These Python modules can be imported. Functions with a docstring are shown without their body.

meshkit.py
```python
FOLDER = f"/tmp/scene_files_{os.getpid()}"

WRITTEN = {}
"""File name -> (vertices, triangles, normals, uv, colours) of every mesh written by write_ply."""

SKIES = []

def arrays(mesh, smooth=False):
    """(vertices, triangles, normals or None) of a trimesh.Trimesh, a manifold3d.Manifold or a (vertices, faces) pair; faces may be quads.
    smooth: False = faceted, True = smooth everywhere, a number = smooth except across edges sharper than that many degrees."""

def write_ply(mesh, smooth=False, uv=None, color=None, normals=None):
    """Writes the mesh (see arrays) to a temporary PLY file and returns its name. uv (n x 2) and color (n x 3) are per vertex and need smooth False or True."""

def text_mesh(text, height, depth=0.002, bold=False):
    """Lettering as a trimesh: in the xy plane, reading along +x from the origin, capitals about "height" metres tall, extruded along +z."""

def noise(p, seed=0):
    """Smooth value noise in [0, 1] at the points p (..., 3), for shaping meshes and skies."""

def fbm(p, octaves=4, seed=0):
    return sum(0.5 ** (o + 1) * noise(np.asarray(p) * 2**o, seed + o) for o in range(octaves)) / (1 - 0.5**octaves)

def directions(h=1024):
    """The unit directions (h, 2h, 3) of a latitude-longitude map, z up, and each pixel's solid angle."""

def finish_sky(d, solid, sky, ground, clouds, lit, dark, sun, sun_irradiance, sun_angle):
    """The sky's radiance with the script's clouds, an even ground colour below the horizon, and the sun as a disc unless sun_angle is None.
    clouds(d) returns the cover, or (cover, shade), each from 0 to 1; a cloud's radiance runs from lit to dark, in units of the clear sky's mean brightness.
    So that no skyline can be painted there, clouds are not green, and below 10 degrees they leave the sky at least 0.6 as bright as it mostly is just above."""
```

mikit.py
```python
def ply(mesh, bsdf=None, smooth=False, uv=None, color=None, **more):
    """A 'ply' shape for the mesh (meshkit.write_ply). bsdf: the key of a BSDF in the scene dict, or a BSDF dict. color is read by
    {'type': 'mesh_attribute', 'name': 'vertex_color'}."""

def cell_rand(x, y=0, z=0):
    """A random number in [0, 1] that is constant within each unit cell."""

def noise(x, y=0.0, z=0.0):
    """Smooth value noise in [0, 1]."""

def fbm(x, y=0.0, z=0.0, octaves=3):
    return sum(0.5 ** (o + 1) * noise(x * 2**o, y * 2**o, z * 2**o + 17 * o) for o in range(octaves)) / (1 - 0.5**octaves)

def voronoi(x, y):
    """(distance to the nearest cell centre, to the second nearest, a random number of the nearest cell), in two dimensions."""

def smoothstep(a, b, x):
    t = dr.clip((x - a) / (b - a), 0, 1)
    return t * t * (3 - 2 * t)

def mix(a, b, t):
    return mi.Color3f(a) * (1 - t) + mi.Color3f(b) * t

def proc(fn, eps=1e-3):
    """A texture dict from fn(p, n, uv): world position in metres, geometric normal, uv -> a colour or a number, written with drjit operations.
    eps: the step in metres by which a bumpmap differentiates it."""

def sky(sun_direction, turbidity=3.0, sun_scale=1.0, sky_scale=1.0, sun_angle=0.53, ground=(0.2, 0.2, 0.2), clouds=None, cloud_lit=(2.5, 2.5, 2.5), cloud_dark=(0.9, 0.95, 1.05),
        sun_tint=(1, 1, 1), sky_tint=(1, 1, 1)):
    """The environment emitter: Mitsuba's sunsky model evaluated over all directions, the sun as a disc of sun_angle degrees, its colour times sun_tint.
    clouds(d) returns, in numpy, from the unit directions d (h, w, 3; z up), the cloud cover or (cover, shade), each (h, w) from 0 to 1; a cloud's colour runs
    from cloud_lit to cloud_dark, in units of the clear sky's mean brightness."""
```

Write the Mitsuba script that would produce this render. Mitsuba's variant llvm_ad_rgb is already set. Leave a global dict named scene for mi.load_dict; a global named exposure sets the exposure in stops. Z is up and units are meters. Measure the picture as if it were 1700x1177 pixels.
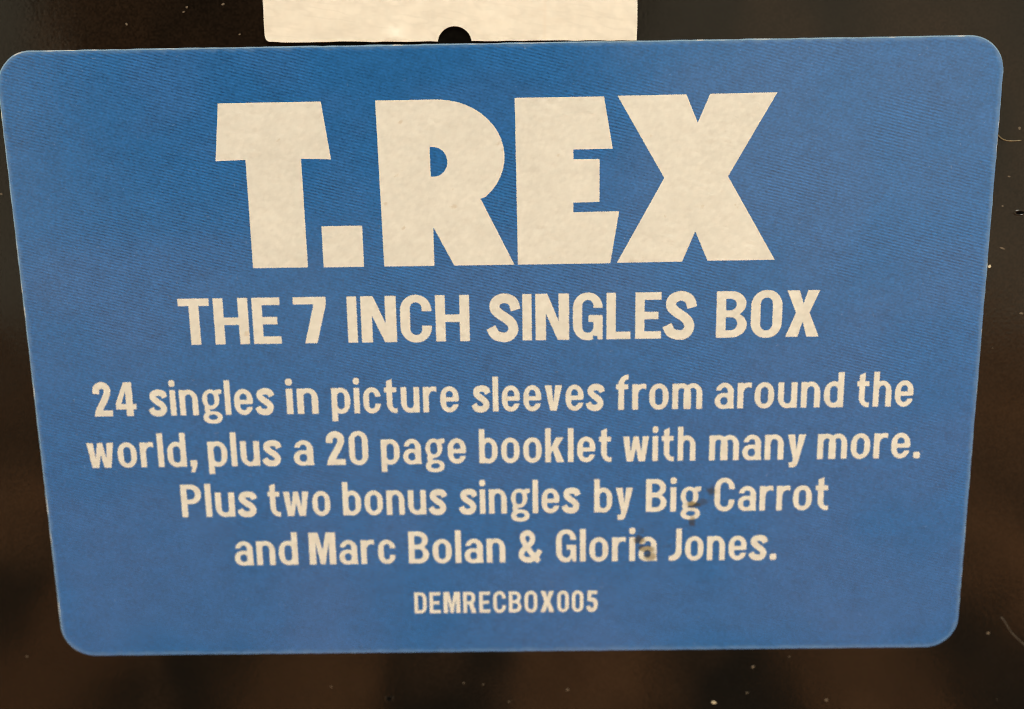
import math
import numpy as np
import trimesh
import mitsuba as mi
import drjit as dr
import mikit
from mikit import proc, noise, fbm, voronoi, smoothstep, mix

T4 = mi.ScalarTransform4f
MM = 0.001
Z0 = 0.115                      # height of the sticker's centre above the table
scene, labels = {}, {}

# ------------------------------------------------------------------ camera, light, exposure
C = np.array([0.002099, -0.105476, 0.023817 + Z0])
FWD = np.array([-0.01056873, 0.97777952, -0.20936932])
UP = np.array([0.01321322, 0.2094993, 0.97771952])
RIGHT = np.array([0.99985685, 0.00756681, -0.01513376])
scene['camera'] = {
    'type': 'thinlens', 'fov': 53.13, 'fov_axis': 'x', 'near_clip': 0.01, 'far_clip': 20.0,
    'aperture_radius': 0.0013, 'focus_distance': 0.1023,
    'to_world': T4().look_at(origin=C.tolist(), target=(C + FWD).tolist(), up=UP.tolist()),
}
exposure = 0.60
# the room's own warm light all round, and one ceiling lamp above and in front of the box
scene['room_light'] = {'type': 'constant', 'radiance': {'type': 'rgb', 'value': [0.61, 0.50, 0.335]}}
scene['lamp_light'] = {
    'type': 'rectangle',
    'to_world': T4().look_at(origin=[0.30, -0.56, 1.28], target=[0, 0, Z0], up=[0, 1, 0]) @ T4().scale([0.20, 0.20, 1]),
    'emitter': {'type': 'area', 'radiance': {'type': 'rgb', 'value': [25.2, 24.3, 21.3]}},
}
labels['lamp_light'] = {'label': 'square warm ceiling lamp above and in front of the box', 'category': 'lamp'}

# ------------------------------------------------------------------ materials
def uvmm(p):
    return p.x * 1000.0, (p.z - Z0) * 1000.0

def stains(u, v):
    """Greasy dark smears over the last lines of text."""
    a, b = u * 0.8 + v * 0.6, v * 0.8 - u * 0.6
    wob = (fbm(a * 1.9, b * 1.9, 3.3, octaves=4) - 0.5) * 1.3
    s = mi.Float(0)
    for (cu, cv, ru, rv, a) in ((20.35, -15.6, .95, .40, 1.0), (20.3, -17.6, .40, .65, .8), (22.3, -14.1, .60, .48, .8), (21.3, -15.3, .6, .35, .55),
                                (14.6, -19.6, .70, .62, .9), (15.35, -20.7, .85, .50, .9), (15.7, -21.6, .75, .60, .8), (17.6, -20.4, .5, .2, .25), (14.9, -18.6, .3, .5, .3)):
        d = dr.sqrt(dr.square((u - cu) / ru) + dr.square((v - cv) / rv)) + wob
        s = dr.maximum(s, a * (1 - smoothstep(0.55, 1.25, d)))
    return s

def weave(u, v):
    """The fine slanting ribs of the sticker's paper, in -1..1."""
    w = (fbm(u * 0.12, v * 0.12, 5.0) - 0.5) * 1.6
    a = v + 0.27 * u + 0.05 * (noise(u * 2.1, v * 2.1, 9.0) - 0.5)
    rib = dr.sin(a * (2 * math.pi / 0.315) + w)
    amp = 0.35 + 0.9 * smoothstep(0.3, 0.75, fbm(u * 0.10 + 4.0, v * 0.16, 2.0))
    grain = noise(u * 5.1 + v * 1.3, v * 7.3 - u * 1.1, 1.0) - 0.5
    return rib * (0.75 + 0.9 * (noise(u * 4.3, v * 4.3, 2.0) - 0.5)) * amp * 0.8 + grain * 0.9

def blue_fn(p, n, uv):
    u, v = uvmm(p)
    big = fbm(u * 0.09, v * 0.11, 11.0)
    mid = fbm(u * 0.55, v * 0.8, 4.0)
    fine = noise(u * 6.5, v * 6.5, 8.0) - 0.5
    c = mix((0.014, 0.128, 0.400), (0.024, 0.131, 0.395), smoothstep(0.35, 0.7, big))
    k = 1 + 0.33 * weave(u, v) + 0.20 * (mid - 0.5) + 0.16 * fine
    fleck = smoothstep(0.80, 0.90, noise(u * 1.7 + 30, v * 2.3, 6.0)) * 0.08
    c = c * k * (1 - fleck)
    qx, qy = dr.maximum(dr.abs(u) - 46.45, 0), dr.maximum(dr.abs(v) - 29.2, 0)
    edge = 3.55 - dr.sqrt(qx * qx + qy * qy) + 0.25 * (noise(u * 1.6, v * 1.6, 15.0) - 0.5)
    c = mix(c, (0.115, 0.255, 0.500), 0.55 * (1 - smoothstep(0.05, 0.55, edge)))
    pale = smoothstep(0.965, 0.99, noise(u * 3.6 + v, v * 3.6 - u + 9, 13.0)) * 0.25
    c = mix(c, (0.35, 0.45, 0.60), pale)
    return mix(c, (0.022, 0.036, 0.046), 0.95 * stains(u, v))

def ink_fn(p, n, uv):
    u, v = uvmm(p)
    a, b = u * 0.8 + v * 0.6, v * 0.8 - u * 0.6
    m = fbm(a * 0.4, b * 0.4, 21.3) - 0.5
    f = fbm(a * 2.3, b * 3.1, 2.7, octaves=4) - 0.5
    c = mi.Color3f(0.735, 0.750, 0.715) * (1 + 0.14 * m + 0.24 * f)
    pit = smoothstep(0.70, 0.80, fbm(a * 1.1 + 7, b * 1.3, 17.4, octaves=4))
    c = mix(c, (0.60, 0.53, 0.42), 0.5 * pit)
    return mix(c, (0.25, 0.21, 0.11), 0.95 * stains(u, v))

def paper_bump(p, n, uv):
    u, v = uvmm(p)
    return weave(u, v) * 0.5 + (fbm(u * 2.2, v * 2.2, 30.0) - 0.5) * 1.2 + (fbm(u * .35, v * .35, 31.0) - 0.5) * 3.0

def ink_bump(p, n, uv):
    u, v = uvmm(p)
    return (fbm(u * 1.6, v * 1.6, 40.0) - 0.5) * 2.2 + (noise(u * 6, v * 6, 41.0) - 0.5) * 0.5

def bump(fn, scale, inner):
    return {'type': 'bumpmap', 'scale': scale, 'arbitrary': proc(fn, eps=3e-5), 'bsdf': inner}

def two(b):
    return {'type': 'twosided', 'bsdf': b}

scene['m_blue'] = two(bump(paper_bump, 6e-6, {'type': 'principled', 'base_color': proc(blue_fn), 'roughness': 0.27, 'specular': 0.85}))
scene['m_ink'] = two(bump(ink_bump, 1.7e-5, {'type': 'principled', 'base_color': proc(ink_fn), 'roughness': 0.42, 'specular': 0.4}))

def rim_fn(p, n, uv):
    u, v = uvmm(p)
    return mix((0.22, 0.38, 0.58), (0.66, 0.70, 0.70), smoothstep(0.66, 0.92, noise(u * 0.9, v * 0.9, 5.0)) * 0.7)
scene['m_rim'] = two({'type': 'principled', 'base_color': proc(rim_fn), 'roughness': 0.7, 'specular': 0.2})

def card_fn(p, n, uv):
    u, v = uvmm(p)
    m = fbm(u * 0.3, v * 0.35, 51.0) - 0.5
    f = fbm(u * 1.6, v * 1.6, 52.0) - 0.5
    c = mi.Color3f(0.84, 0.825, 0.755) * (1 + 0.08 * m + 0.12 * f)
    vein = dr.abs(fbm(u * 0.35 + 8, v * 1.3 + u * 0.2, 57.0) - 0.5)
    c = c * (1 - 0.05 * (1 - smoothstep(0.0, 0.14, vein)))
    crease = dr.exp(-dr.square((u - 4.65 - 0.02 * (v - 33)) / 0.14)) * (0.35 + 0.5 * noise(v * 1.3, 3.0))
    return mix(c, (0.80, 0.66, 0.52), 0.30 * crease)

def card_bump(p, n, uv):
    u, v = uvmm(p)
    lift = dr.exp(-dr.square((u + 10.2) / 1.0) - dr.square((v - 33.4) / 0.8)) * 16.0
    return (fbm(u * 0.8, v * 0.8, 55.0) - 0.5) * 5.0 + lift
scene['m_card'] = two(bump(card_bump, 1.2e-5, {'type': 'principled', 'base_color': proc(card_fn), 'roughness': 0.5, 'specular': 0.4}))

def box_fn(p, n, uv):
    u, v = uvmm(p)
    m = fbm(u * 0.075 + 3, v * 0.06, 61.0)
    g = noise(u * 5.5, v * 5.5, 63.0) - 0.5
    c = mix((0.0036, 0.0033, 0.0027), (0.014, 0.0088, 0.0054), smoothstep(0.42, 0.70, m))  # brown blotches stand for reflections in the film, painted into the colour
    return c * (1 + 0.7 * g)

def box_bump(p, n, uv):
    u, v = uvmm(p)
    return (fbm(u * 0.11, v * 0.11, 71.0, octaves=2) - 0.5) * 12.0 + (noise(u * 4.0, v * 4.0, 72.0) - 0.5) * 0.35

def box_rough(p, n, uv):
    u, v = uvmm(p)
    return 0.11 + 0.07 * fbm(u * 0.2, v * 0.2, 75.0)
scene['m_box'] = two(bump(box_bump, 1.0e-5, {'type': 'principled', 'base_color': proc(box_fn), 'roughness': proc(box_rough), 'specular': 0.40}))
scene['m_dust'] = two({'type': 'principled', 'base_color': {'type': 'rgb', 'value': [0.13, 0.105, 0.075]}, 'roughness': 0.8})
scene['m_dust_pale'] = two({'type': 'principled', 'base_color': {'type': 'rgb', 'value': [0.62, 0.55, 0.40]}, 'roughness': 0.7})
scene['m_pit'] = two({'type': 'principled', 'base_color': {'type': 'rgb', 'value': [0.003, 0.003, 0.003]}, 'roughness': 0.9, 'specular': 0.0})
scene['m_phone'] = two({'type': 'principled', 'base_color': {'type': 'rgb', 'value': [0.012, 0.012, 0.013]}, 'roughness': 0.45})

def wood(dark, light, k):
    def fn(p, n, uv):
        x, y = p.x * 100.0, p.y * 100.0
        grain = fbm(x * 6.0, y * 0.35, 81.0 + k)
        patch = fbm(x * 0.5, y * 0.22, 83.0 + k)
        return mix(dark, light, smoothstep(0.25, 0.75, 0.45 * grain + 0.55 * patch))
    return two({'type': 'principled', 'base_color': proc(fn), 'roughness': 0.45})
scene['m_wood_brown'] = wood((0.30, 0.115, 0.045), (0.66, 0.31, 0.130), 0)
scene['m_wood_dark'] = wood((0.006, 0.004, 0.003), (0.055, 0.028, 0.014), 7)

# ---- lettering: a bold condensed grotesque drawn from strokes and bowls, capitals 100 units tall ----
from shapely.geometry import Polygon, LineString, box as sbox
from shapely.ops import unary_union
from shapely import affinity

def rr(x0, y0, x1, y1, rx=None, ry=None, n=10):
    """A rectangle with elliptical corners."""
    w, h = x1 - x0, y1 - y0
    rx = w / 2 if rx is None else min(rx, w / 2)
    ry = min(rx * 1.12, h / 2) if ry is None else min(ry, h / 2)
    pts = []
    for cx, cy, a0 in ((x1 - rx, y1 - ry, 0), (x0 + rx, y1 - ry, 90), (x0 + rx, y0 + ry, 180), (x1 - rx, y0 + ry, 270)):
        for k in range(n + 1):
            a = math.radians(a0 + 90 * k / n)
            pts.append((cx + rx * math.cos(a), cy + ry * math.sin(a)))
    return Polygon(pts).buffer(0)

def U(*g): return unary_union(g)
def P(*pts): return Polygon(pts)

def curve(pts, width, n=8):
    """A stroke of even width along a smooth curve through the points."""
    p = np.array(pts, float)
    p = np.vstack([2 * p[0] - p[1], p, 2 * p[-1] - p[-2]])
    out = []
    for i in range(1, len(p) - 2):
        for t in np.arange(n) / n:
            a, b, c, d = p[i - 1:i + 3]
            out.append(0.5 * (2 * b + (c - a) * t + (2 * a - 5 * b + 4 * c - d) * t * t + (3 * b - a - 3 * c + d) * t ** 3))
    out.append(p[-2])
    return LineString(out).buffer(width / 2, cap_style=2, join_style=1)

def glyph(ch, S=22.5, T=17.0, X=75.0):
    """(outline, advance width without side bearings) of one character; S stem, T bar, X height of the small letters."""
    def ring(w, y0, y1, s=S, t=T, x0=0, rx=None, irx=None):
        return rr(x0, y0, x0 + w, y1, rx).difference(rr(x0 + s, y0 + t, x0 + w - s, y1 - t, irx))
    def arch(w, x0=0, h=X + 1):
        return rr(x0, -60, x0 + w, h).difference(rr(x0 + S, -60, x0 + w - S, h - T)).intersection(sbox(x0, 0, x0 + w, h + 9))
    stem = lambda x, y0, y1, s=S: sbox(x, y0, x + s, y1)
    o = 1.0
    if ch == 'a':
        w = 55
        top = rr(1, 18, w, X + o).difference(rr(1 + S * .95, 18, w - S, X + o - T * .95)).intersection(U(sbox(-2, 53, w - S, 99), sbox(w - S - .1, 40, w, 99)))
        bowl = rr(-1, -o, w - 3, 46, 24).difference(rr(S - 2, T * .80, w - S, 46 - T * .85, 9))
        return U(top, bowl.intersection(sbox(-2, -9, w - S + 1, 99)), stem(w - S, 0, 56), P((w - 4, 0), (w + 2, 0), (w, 12), (w - 4, 12))), w
    if ch == 'b': return U(stem(0, 0, 102), ring(58, -o, X + o).intersection(sbox(S / 2, -9, 99, 99)), stem(0, 0, X - 6)), 58
    if ch == 'd': return affinity.scale(glyph('b', S, T, X)[0], -1, 1, origin=(29, 0)), 58
    if ch == 'p': return U(stem(0, -23, X), ring(58, -o, X + o).intersection(sbox(S / 2, -9, 99, 99))), 58
    if ch == 'c': return ring(54, -o, X + o).difference(sbox(54 - S - 3, 28, 70, 48)), 54
    if ch == 'e':
        w = 57
        return U(ring(w, -o, X + o).difference(sbox(w - S - 1, 23, 70, 34)), sbox(S - 2, 31, w - 2, 44)), w
    if ch == 'f':
        return U(stem(7, 0, 84), sbox(0, X - 15, 37, X), rr(7, 40, 66, 103).difference(rr(7 + S, 40, 66 - S, 103 - T)).intersection(sbox(7, 76, 38, 110))), 38
    if ch == 'g':
        w = 60
        up = rr(2, 17, 55, X + o).difference(rr(2 + S * .88, 17 + T * .82, 55 - S * .88, X + o - T * .82))
        ear = P((38, X - 8), (46, X), (63, X + 1), (62, X - 13), (50, X - 15))
        low = rr(2, -25, 61, 12, 24, 18).difference(rr(19, -13.5, 46, 1.5, 13, 8))
        link = P((10, 28), (6, 16), (11, 6), (25, 8), (24, 22))
        return U(up, ear, low, link), w
    if ch == 'h': return U(stem(0, 0, 102), arch(57)), 57
    if ch == 'i': return U(stem(0, 0, X), rr(-.5, 84, S + .5, 104, 7)), S
    if ch == 'k':
        return U(stem(0, 0, 102), P((S - 1, 26), (S - 1, 43), (34, X), (58, X), (40, 46), (60, 0), (36, 0), (24, 34))), 60
    if ch == 'l': return stem(0, 0, 102), S
    if ch == 'm': return U(stem(0, 0, X), arch(56), arch(56, 33.5)), 89.5
    if ch == 'n': return U(stem(0, 0, X), arch(57)), 57
    if ch == 'o': return ring(58, -o, X + o), 58
    if ch == 'r': return U(stem(0, 0, X), arch(66).intersection(sbox(0, 53, 42, 99)), sbox(S - 1, 50, S + 2, 66)), 42
    if ch == 's':
        return curve([(47.5, 53), (42, 64.5), (27, 68), (13, 63), (11.5, 52.5), (22, 42.5), (35, 33.5), (42.5, 22.5), (38, 11), (25, 7), (10, 11), (3.5, 22.5)], 19), 52
    if ch == 't':
        hook = rr(7, -o, 62, 60).difference(rr(7 + S, T - o, 62 - S, 60)).intersection(sbox(7, -9, 40, 30))
        return U(P((7, 20), (7, 93), (7 + S, 100), (7 + S, 20)), sbox(0, X - 15, 38, X), hook), 40
    if ch == 'u': return affinity.rotate(glyph('n', S, T, X)[0], 180, origin=(28.5, X / 2)), 57
    if ch == 'v': return P((0, X), (17, 0), (38, 0), (55, X), (33, X), (27.5, 28), (22, X)), 55
    if ch == 'w': return P((0, X), (12, 0), (33, 0), (41, 38), (49, 0), (70, 0), (82, X), (61.5, X), (57.5, 30), (49, X), (33, X), (24.5, 30), (20.5, X)), 82
    if ch == 'y': return U(P((0, X), (18, 0), (36, 0), (55, X), (33, X), (27.5, 30), (22, X)), P((18, 1), (16, -7), (5, -8), (7, -24), (24, -23), (31, -16), (37, 4))), 55
    if ch == ',': return P((0, 20), (21, 20), (21, 6), (12, -18), (-1, -16), (5, 0), (0, 0)), 21
    if ch == '.': return rr(0, -1, 21, 19, 6), 21
    if ch == '2':
        w = 56
        return U(curve([(10.5, 66), (13, 83), (28, 91.5), (43, 84), (44, 69), (35, 49), (22, 28), (12, 9)], 20.5), P((0, 0), (57, 0), (57, 18), (13, 18), (4, 14))), 57
    if ch == '4': return P((31, 0), (53, 0), (53, 20), (63, 20), (63, 36), (53, 36), (53, 100), (28, 100), (0, 38), (0, 20), (31, 20)).difference(P((17.5, 36), (31.5, 36), (31.5, 72))), 63
    if ch == '0': return ring(57, -o, 101, rx=27), 57
    if ch == '5':
        return U(P((6, 100), (53, 100), (53, 83), (24, 83), (23, 60), (4, 48)), curve([(13, 56), (28, 57.5), (43, 50), (45, 32), (40, 15), (27, 8), (12, 14), (8, 27)], 20)), 56
    if ch == '7': return P((0, 100), (60, 100), (60, 84), (41, 0), (18.5, 0), (37, 84), (0, 84)), 60
    if ch == '&':
        w = 72
        return U(curve([(70, 38), (58, 20), (42, 9), (24, 8), (11, 17), (11, 32), (24, 46), (40, 58), (46, 74), (39, 88), (27, 91), (16, 84), (15, 70), (25, 52), (42, 28), (66, 2)], 17.5)), 72
    # ---- capitals
    B = T * 1.02
    if ch == 'B':
        w = 62
        a = U(rr(-40, 46, w - 2, 100, 30, 27), sbox(0, 46, 20, 100)); b = rr(-40, 0, w, 55, 32, 28)
        full = U(a, b).intersection(sbox(0, 0, 99, 100))
        return full.difference(rr(S - 20, 59, w - 2 - S, 100 - B, 13).intersection(sbox(S, 0, 99, 99))).difference(rr(S - 20, B, w - S, 44, 13).intersection(sbox(S, 0, 99, 99))), w
    if ch == 'C': return ring(62, -1.5, 101.5, s=S, t=B, rx=30).difference(sbox(62 - S - 4, 35, 99, 66)), 62
    if ch == 'D': return U(rr(-40, 0, 60, 100, 28).intersection(sbox(0, 0, 99, 100))).difference(rr(S - 20, B, 60 - S, 100 - B, 12).intersection(sbox(S, 0, 99, 100))), 60
    if ch == 'E': return U(stem(0, 0, 100), sbox(0, 0, 54, B), sbox(0, 42, 48, 42 + B), sbox(0, 100 - B, 54, 100)), 54
    if ch == 'G':
        w = 62
        return U(ring(w, -1.5, 101.5, s=S, t=B, rx=30).difference(sbox(w - S - 4, 52, 99, 68)).difference(sbox(w - S - .5, 0, 99, 10)), sbox(32, 38, w, 53), sbox(w - S, 18, w, 53), sbox(w - 11, 0, w, 50), sbox(w - S, 8, w, 20)), w
    if ch == 'H': return U(stem(0, 0, 100), stem(67 - S, 0, 100), sbox(0, 42, 67, 42 + B)), 67
    if ch == 'I': return stem(0, 0, 100), S
    if ch == 'J': return U(stem(18, 26, 100), rr(-24, -1, 18 + S, 60, 34).difference(rr(-24, 15, 18, 60, 18)).intersection(sbox(-4, -9, 18 + S, 33))), 18 + S
    if ch == 'L': return U(stem(0, 0, 100), sbox(0, 0, 50, B)), 50
    if ch == 'M': return P((0, 0), (0, 100), (29, 100), (41, 46), (53, 100), (82, 100), (82, 0), (61, 0), (61, 66), (48, 0), (34, 0), (21, 66), (21, 0)), 82
    if ch == 'N': return P((0, 0), (0, 100), (25, 100), (48, 42), (48, 100), (70, 100), (70, 0), (46, 0), (22, 57), (22, 0)), 70
    if ch == 'O': return ring(63, -1.5, 101.5, s=S, t=B, rx=30), 63
    if ch == 'P': return rr(-40, 40, 60, 100, 30, 28).intersection(sbox(0, 40, 99, 100)).union(stem(0, 0, 100)).difference(rr(S - 20, 40 + B, 60 - S, 100 - B, 14).intersection(sbox(S, 0, 99, 99))), 60
    if ch == 'R': return U(glyph('P', S, T, X)[0], P((26, 46), (47, 48), (64, 0), (40, 0))), 64
    if ch == 'S':
        return curve([(56, 66), (50, 84), (33, 91.5), (16, 85), (12.5, 70), (22, 58), (37, 47.5), (48, 36), (50, 21), (41, 9.5), (28, 7.5), (13, 13), (4, 29)], 21), 62
    if ch == 'T': return U(sbox(0, 100 - B, 60, 100), stem(30 - S / 2, 0, 100)), 60
    if ch == 'X': return P((0, 0), (20, 52), (1, 100), (26, 100), (34.5, 72), (43, 100), (67, 100), (47.5, 52), (68, 0), (43, 0), (34, 32), (25, 0)), 68
    raise ValueError(ch)

SPACING = {('r', 'o'): -2, ('t', 'w'): -1, ('r', 'r'): -1, ('r', 'l'): 1, ('L', 'E'): 2, ('T', 'H'): 0}
def word(text, x0, x1, base, cap, gap=10.0, **kw):
    """The letters of one word in mm: [(character, outline)], the word's ink from x0 to x1 on the baseline."""
    x, raw = 0.0, []
    for i, ch in enumerate(text):
        g, w = glyph(ch, **kw)
        if i: x += gap + SPACING.get((text[i - 1], ch), 0)
        raw.append((ch, affinity.translate(g, x, 0)))
        x += w
    b = unary_union([g for _, g in raw]).bounds
    sx, sy = (x1 - x0) / (b[2] - b[0]), cap / 100
    return [(ch, affinity.affine_transform(g, [sx, 0, 0, sy, x0 - b[0] * sx, base])) for ch, g in raw]
# ------------------------------------------------------------------ helpers
def face_mesh(poly, y_back, y_front):
    """A flat outline in mm (u right, v up) as a solid on the box's front face; y in mm towards the viewer."""
    parts = []
    for g in getattr(poly, 'geoms', [poly]):
        if g.area < 1e-4:
            continue
        parts.append(trimesh.creation.extrude_polygon(g, y_front - y_back, engine='earcut'))
    m = trimesh.util.concatenate(parts)
    v = np.array(m.vertices)
    w = np.c_[v[:, 0] * MM, -(v[:, 2] + y_back) * MM, v[:, 1] * MM + Z0]
    return trimesh.Trimesh(w, m.faces, process=False)

from meshkit import noise as np_noise
def ragged(poly, step, amp, freq, seed, bias=0.0):
    """The outline resampled and pushed in and out a little, as ink and cut paper are never quite straight."""
    def one(ring):
        ls = LineString(ring.coords)
        n = max(8, int(ls.length / step))
        corners = [ls.project(__import__('shapely').geometry.Point(c)) for c in ring.coords[:-1]]
        s = np.unique(np.round(np.r_[np.arange(n) * ls.length / n, corners if len(corners) < 60 else []], 4))
        p = np.array([ls.interpolate(t).coords[0] for t in s])
        d = np.stack([np_noise(np.c_[p * freq, p[:, :1] * 0 + k], seed + k) for k in (0, 1)], 1) - 0.5
        return p + d * 2 * amp
    out = []
    for g in getattr(poly, 'geoms', [poly]):
        out.append(Polygon(one(g.exterior), [one(r) for r in g.interiors]).buffer(0))
    return unary_union(out).buffer(bias) if bias else unary_union(out)

def numbered(key):
    k, i = key, 0
    while k in scene:
        i += 1
        k = f'{key}_{i:03d}'
    return k

# ------------------------------------------------------------------ the setting: an unseen table under the box, its boards added for reflections
def plank(x, w):
    """One board of the table, running towards the viewer, its long edges eased."""
    h, e = 0.022, 0.0015
    prof = Polygon([(-w / 2, -h), (w / 2, -h), (w / 2, -e), (w / 2 - e, 0), (-w / 2 + e, 0), (-w / 2, -e)])
    m = trimesh.creation.extrude_polygon(prof, 0.96, engine='earcut')
    v = np.array(m.vertices)
    return trimesh.Trimesh(np.c_[v[:, 0] + x, 0.30 - v[:, 2], v[:, 1]], m.faces[:, ::-1], process=False)
for i in range(-20, 21):
    k = numbered('table_top__plank')
    scene[k] = mikit.ply(plank(0.018 + 0.0365 * i, 0.0355), 'm_wood_dark' if i % 2 else 'm_wood_brown')  # alternating tones chosen for the brown streaks mirrored in the film
labels['table_top'] = {'label': 'unseen table top under the black box, alternating brown and dark boards added for the film reflections', 'category': 'table top', 'kind': 'structure'}

# ------------------------------------------------------------------ the box
def rounded_box(w, d, h, r):
    import manifold3d as m3
    c = [m3.Manifold.sphere(r, 24).translate([x, y, z]) for x in (-w / 2 + r, w / 2 - r) for y in (-d / 2 + r, d / 2 - r) for z in (r, h - r)]
    return m3.Manifold.batch_hull(c)
bx = rounded_box(0.194, 0.062, 0.192, 0.0012).translate([0.004, 0.031, 0])
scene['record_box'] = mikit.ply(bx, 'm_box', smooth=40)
labels['record_box'] = {'label': 'glossy black record box in clear film with a blue sticker on its front', 'category': 'box'}

def pit(u, v, ru, rv):
    """A small puncture in the film: a dark hole inside a raised lip."""
    a = np.linspace(0, 2 * math.pi, 25)[:-1]
    wob = 1 + 0.18 * (np_noise(np.c_[np.cos(a) * 2, np.sin(a) * 2, a * 0 + u], 4) - 0.5)
    rings, faces = [], []
    for k, (s, y) in enumerate(((1.45, 0.002), (1.2, 0.05), (1.0, 0.05), (0.8, 0.004))):
        rings.append(np.c_[(u + ru * s * wob * np.cos(a)) * MM, a * 0 - y * MM, (v + rv * s * wob * np.sin(a)) * MM + Z0])
    n = len(a)
    for k in range(3):
        for i in range(n):
            j = (i + 1) % n
            faces += [[k * n + i, k * n + j, (k + 1) * n + j], [k * n + i, (k + 1) * n + j, (k + 1) * n + i]]
    lip = trimesh.Trimesh(np.vstack(rings), faces, process=False)
    hole = face_mesh(Polygon([(u + ru * wob[i] * math.cos(a[i]), v + rv * wob[i] * math.sin(a[i])) for i in range(n)]), 0.0, 0.012)
    k = numbered('record_box__puncture')
    scene[k] = mikit.ply(hole, 'm_pit')
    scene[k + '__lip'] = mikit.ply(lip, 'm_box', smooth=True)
for q in ((-13.61, -38.58, 0.42, 0.24), (52.95, 15.3, 0.50, 0.20)):
    pit(*q)

# ------------------------------------------------------------------ the sticker
W2, H2 = 50.0, 32.75
outline = rr(-W2, -H2, W2, H2, 3.55, 3.55, 16)
base = ragged(outline, 0.35, 0.025, 1.1, 3)
scene['sticker__paper'] = mikit.ply(face_mesh(base, 0.0, 0.16), 'm_rim')
printed = ragged(affinity.translate(outline.buffer(-0.06), 0.03, -0.06), 0.18, 0.03, 2.6, 9)
scene['sticker__blue_print'] = mikit.ply(face_mesh(printed, 0.161, 0.175), 'm_blue')
labels['sticker'] = {'label': 'blue rounded sticker with cream lettering on the black box front', 'category': 'sticker'}

INK = (0.176, 0.181)
def letters(group, items, amp=0.03, bias=0.0, seed=1):
    for i, (ch, g) in enumerate(items):
        g = ragged(g, 0.11, amp, 6.0, seed + 7 * i, bias)
        k = numbered(f'sticker__{group}__letter')
        scene[k] = mikit.ply(face_mesh(g, *INK), 'm_ink')

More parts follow.
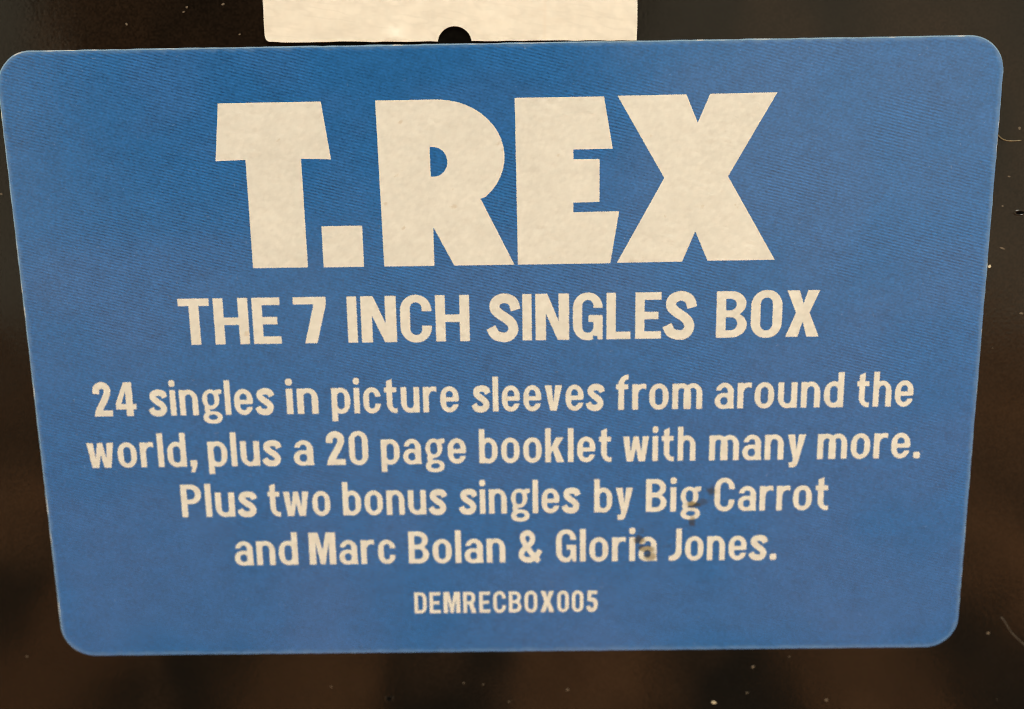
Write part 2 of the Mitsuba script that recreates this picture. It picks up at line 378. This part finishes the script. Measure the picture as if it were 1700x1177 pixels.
bowl_r = [(-12.33, 27.42), (-6.6, 27.42)] + [(-6.2 + 6.72 * math.sin(t), 21.75 + 5.67 * math.cos(t)) for t in np.linspace(0.05, 2.36, 18)] + [(-2.0, 17.55), (1.36, 10.75), (-4.86, 10.75), (-6.9, 14.7), (-6.92, 10.75), (-12.1, 10.75)]
hole_r = [(-7.02, 22.78)] + [(-6.7 + 1.42 * math.sin(t), 21.3 + 1.48 * math.cos(t)) for t in np.linspace(0.1, 3.04, 14)] + [(-7.0, 19.83)]
title = [('T', Polygon([(-28.11, 27.38), (-17.78, 27.40), (-17.05, 21.72), (-20.08, 21.80), (-20.0, 10.77), (-25.70, 10.77), (-25.72, 21.78), (-28.76, 21.70)])),
         ('.', Polygon([(-18.38, 14.98), (-14.20, 14.99), (-14.19, 10.75), (-18.38, 10.75)])),
         ('R', Polygon(bowl_r).difference(Polygon(hole_r))),
         ('E', Polygon([(1.62, 27.46), (10.54, 27.46), (11.43, 22.33), (7.46, 22.33), (7.47, 21.36), (10.11, 21.34), (10.11, 17.05), (7.45, 17.00), (7.45, 16.04), (12.12, 16.07), (11.24, 10.76), (1.72, 10.75)])),
         ('X', Polygon([(11.88, 27.5), (18.74, 27.53), (19.93, 24.77), (21.09, 27.55), (27.78, 27.6), (23.11, 19.42), (28.15, 10.88), (21.24, 10.88), (19.92, 13.93), (18.62, 10.82), (11.92, 10.80), (16.66, 19.35)]))]
letters('title', title, 0.014, seed=11)

SUB = [('THE', -33.85, -23.19), ('7', -21.81, -18.35), ('INCH', -16.2, -3.42), ('SINGLES', -1.67, 20.29), ('BOX', 22.3, 33.05)]
for w, a, b in SUB:
    letters('heading', word(w, a, b, 2.76, 4.92, gap=7.5, S=19.5, T=16), 0.018, -0.010, seed=31)
BODY = [(-4.92, [('24', -43.75, -39.14), ('singles', -37.91, -24.35), ('in', -23.15, -19.71), ('picture', -18.32, -4.76), ('sleeves', -3.44, 10.74), ('from', 11.89, 21.06), ('around', 22.36, 35.98), ('the', 37.34, 43.33)]),
        (-10.66, [('world,', -44.98, -33.15), ('plus', -31.95, -23.93), ('a', -22.72, -20.49), ('20', -19.19, -14.64), ('page', -13.3, -4.12), ('booklet', -2.74, 11.49), ('with', 12.69, 20.48), ('many', 21.91, 32.24), ('more.', 33.47, 44.49)]),
        (-16.42, [('Plus', -35.28, -26.95), ('two', -25.83, -19.03), ('bonus', -17.69, -6.29), ('singles', -5.11, 8.17), ('by', 9.61, 13.83), ('Big', 15.21, 21.2), ('Carrot', 22.62, 34.94)]),
        (-22.11, [('and', -29.89, -22.9), ('Marc', -21.66, -12.15), ('Bolan', -10.73, -0.1), ('&', 1.34, 3.98), ('Gloria', 5.44, 16.56), ('Jones.', 17.8, 29.58)])]
for row, (base_v, words) in enumerate(BODY):
    for w, a, b in words:
        letters('text_line' + (f'_{row:03d}' if row else ''), word(w, a, b, base_v, 3.75, gap=10.5, S=18.2, T=14.2), 0.02, -0.014, seed=51 + row)
letters('code', word('DEMRECBOX005', -10.31, 10.04, -28.05, 2.52, gap=14, S=18, T=15), 0.02, -0.008, seed=91)

# ------------------------------------------------------------------ the cream card above the sticker
card = Polygon([(-22.95, 33.17), (13.72, 32.79), (13.84, 66.0), (-22.75, 66.0)])
card = card.buffer(-0.55).buffer(0.55, quad_segs=6)
card = card.union(Polygon([(5, 32.88), (13.72, 32.79), (13.74, 40), (5, 40)]))
card = ragged(card, 0.4, 0.05, 0.9, 6)
th = np.linspace(0, 2 * math.pi, 33)[:-1]
card = card.difference(Polygon([(-4.22 + 1.68 * math.cos(t), 32.8 + 1.60 * math.sin(t)) for t in th]))
scene['card_tag'] = mikit.ply(face_mesh(card, 0.0, 0.30), 'm_card')
labels['card_tag'] = {'label': 'cream card tag with a half-round notch in its lower edge, above the blue sticker', 'category': 'tag'}

# ------------------------------------------------------------------ dust, flakes and fibres on the film
rng = np.random.default_rng(4)
def flake(u, v, a, b, ang, y=0.0):
    n = 9
    t = np.linspace(0, 2 * math.pi, n + 1)[:-1]
    r = rng.uniform(0.65, 1.15, n)
    x, z = a * r * np.cos(t), b * r * np.sin(t)
    c, s = math.cos(ang), math.sin(ang)
    return face_mesh(Polygon(np.c_[u + c * x - s * z, v + s * x + c * z]).buffer(0), y, y + 0.05)
GREY = ((6.65, -37.67, .16, .16), (27.52, -35.06, .20, .13), (26.95, -38.26, .15, .07), (35.96, -39.26, .17, .15), (31.52, -33.85, .10, .08), (53.51, -31.23, .24, .12),
        (-5.07, -36.72, .10, .07), (-2.89, -36.89, .10, .07), (-54.31, -32.9, .13, .08), (-20.11, -37.01, .13, .07), (0.01, -39.1, .10, .08), (52.14, 23.72, .14, .15),
        (51.52, 18.97, .17, .07), (51.11, 16.01, .10, .08), (51.47, 11.71, .28, .09), (53.98, 4.91, .20, .12), (-26.94, 36.84, .18, .10), (-30.53, 36.62, .13, .10),
        (-30.86, 36.17, .14, .09), (-25.48, 33.98, .13, .07), (-36.62, 35.13, .09, .14), (-51.04, 18.73, .14, .10))
bits = [flake(u, v, a, b, rng.uniform(-.6, .6)) for u, v, a, b in GREY]
for _ in range(24):            # the finest specks, scattered all over the film
    u, v = rng.uniform(-62, 66), rng.uniform(-60, 60)
    if abs(u) < 50.6 and abs(v) < 33.4 or (-24 < u < 15 and v > 0):
        continue
    bits.append(flake(u, v, rng.uniform(.02, .06), rng.uniform(.02, .05), rng.uniform(0, 3)))
scene['dust'] = mikit.ply(trimesh.util.concatenate(bits), 'm_dust')
labels['dust'] = {'label': 'grey dust specks scattered over the black film', 'category': 'dust', 'kind': 'stuff'}

scene['flake'] = mikit.ply(flake(23.24, -39.43, .33, .14, -.35), 'm_dust_pale')
labels['flake'] = {'label': 'pale paper flake on the black film below the sticker', 'category': 'flake'}
scene['flake_001'] = mikit.ply(flake(50.22, 9.87, .15, .21, .1, 0.16), 'm_dust_pale')
labels['flake_001'] = {'label': 'pale crumb caught on the right edge of the blue sticker', 'category': 'flake'}

def fibre(pts, r):
    p = np.array(pts, float)
    t = np.arange(len(p))
    s = np.linspace(0, len(p) - 1, 7 * (len(p) - 1) + 1)
    from scipy.interpolate import CubicSpline
    q = CubicSpline(t, p)(s)
    rings, faces, n = [], [], 8
    for i, c in enumerate(q):
        d = q[min(i + 1, len(q) - 1)] - q[max(i - 1, 0)]
        d /= np.linalg.norm(d)
        side = np.array([d[1], -d[0], 0]); side /= np.linalg.norm(side)
        up = np.cross(side, d)
        k = r * (0.75 + 0.5 * np_noise(np.array([[i * .6, 1.0, 2.0]]), 3)[0]) * (0.45 if i in (0, len(q) - 1) else 1)
        for a in np.arange(n) * 2 * math.pi / n:
            rings.append(c + k * (side * math.cos(a) + up * math.sin(a)))
    for i in range(len(q) - 1):
        for a in range(n):
            b = (a + 1) % n
            faces += [[i * n + a, i * n + b, i * n + n + b], [i * n + a, i * n + n + b, i * n + n + a]]
    v = np.array(rings)
    return trimesh.Trimesh(np.c_[v[:, 0] * MM, -v[:, 2] * MM, v[:, 1] * MM + Z0], faces, process=False)
scene['fibre'] = mikit.ply(fibre([(49.96, 23.11, .2), (50.48, 22.69, .16), (51.22, 22.5, .10), (52.42, 22.54, .07)], 0.065), 'm_hair', smooth=True)
labels['fibre'] = {'label': 'short curved pale fibre sticking out from the right edge of the blue sticker', 'category': 'fibre'}
scene['fibre_001'] = mikit.ply(fibre([(54.68, -29.28, .05), (55.42, -30.23, .06), (56.26, -31.41, .06), (57.86, -32.89, .06), (59.3, -34.6, .05)], 0.13), 'm_lint', smooth=True)
labels['fibre_001'] = {'label': 'straight grey lint thread on the black film beside the lower right corner of the sticker', 'category': 'fibre'}
scene['m_hair'] = two({'type': 'principled', 'base_color': {'type': 'rgb', 'value': [0.15, 0.12, 0.065]}, 'roughness': 0.5})
scene['m_lint'] = two({'type': 'principled', 'base_color': {'type': 'rgb', 'value': [0.034, 0.026, 0.018]}, 'roughness': 0.9})

# ------------------------------------------------------------------ the phone that takes the picture, just behind the lens: its back darkens the box's reflection
R3 = np.stack([RIGHT, -FWD, UP], 1)
ph = trimesh.creation.extrude_polygon(rr(-103, -26, 24, 52, 9, 9, 8), 8.0, engine='earcut')
pv = np.array(ph.vertices) * MM
pw = C - FWD * 0.020 + pv[:, :1] * RIGHT + pv[:, 1:2] * UP - pv[:, 2:3] * FWD
scene['phone'] = mikit.ply(trimesh.Trimesh(pw, ph.faces, process=False), 'm_phone')
labels['phone'] = {'label': 'black phone held up in front of the box, its back towards the sticker', 'category': 'phone'}
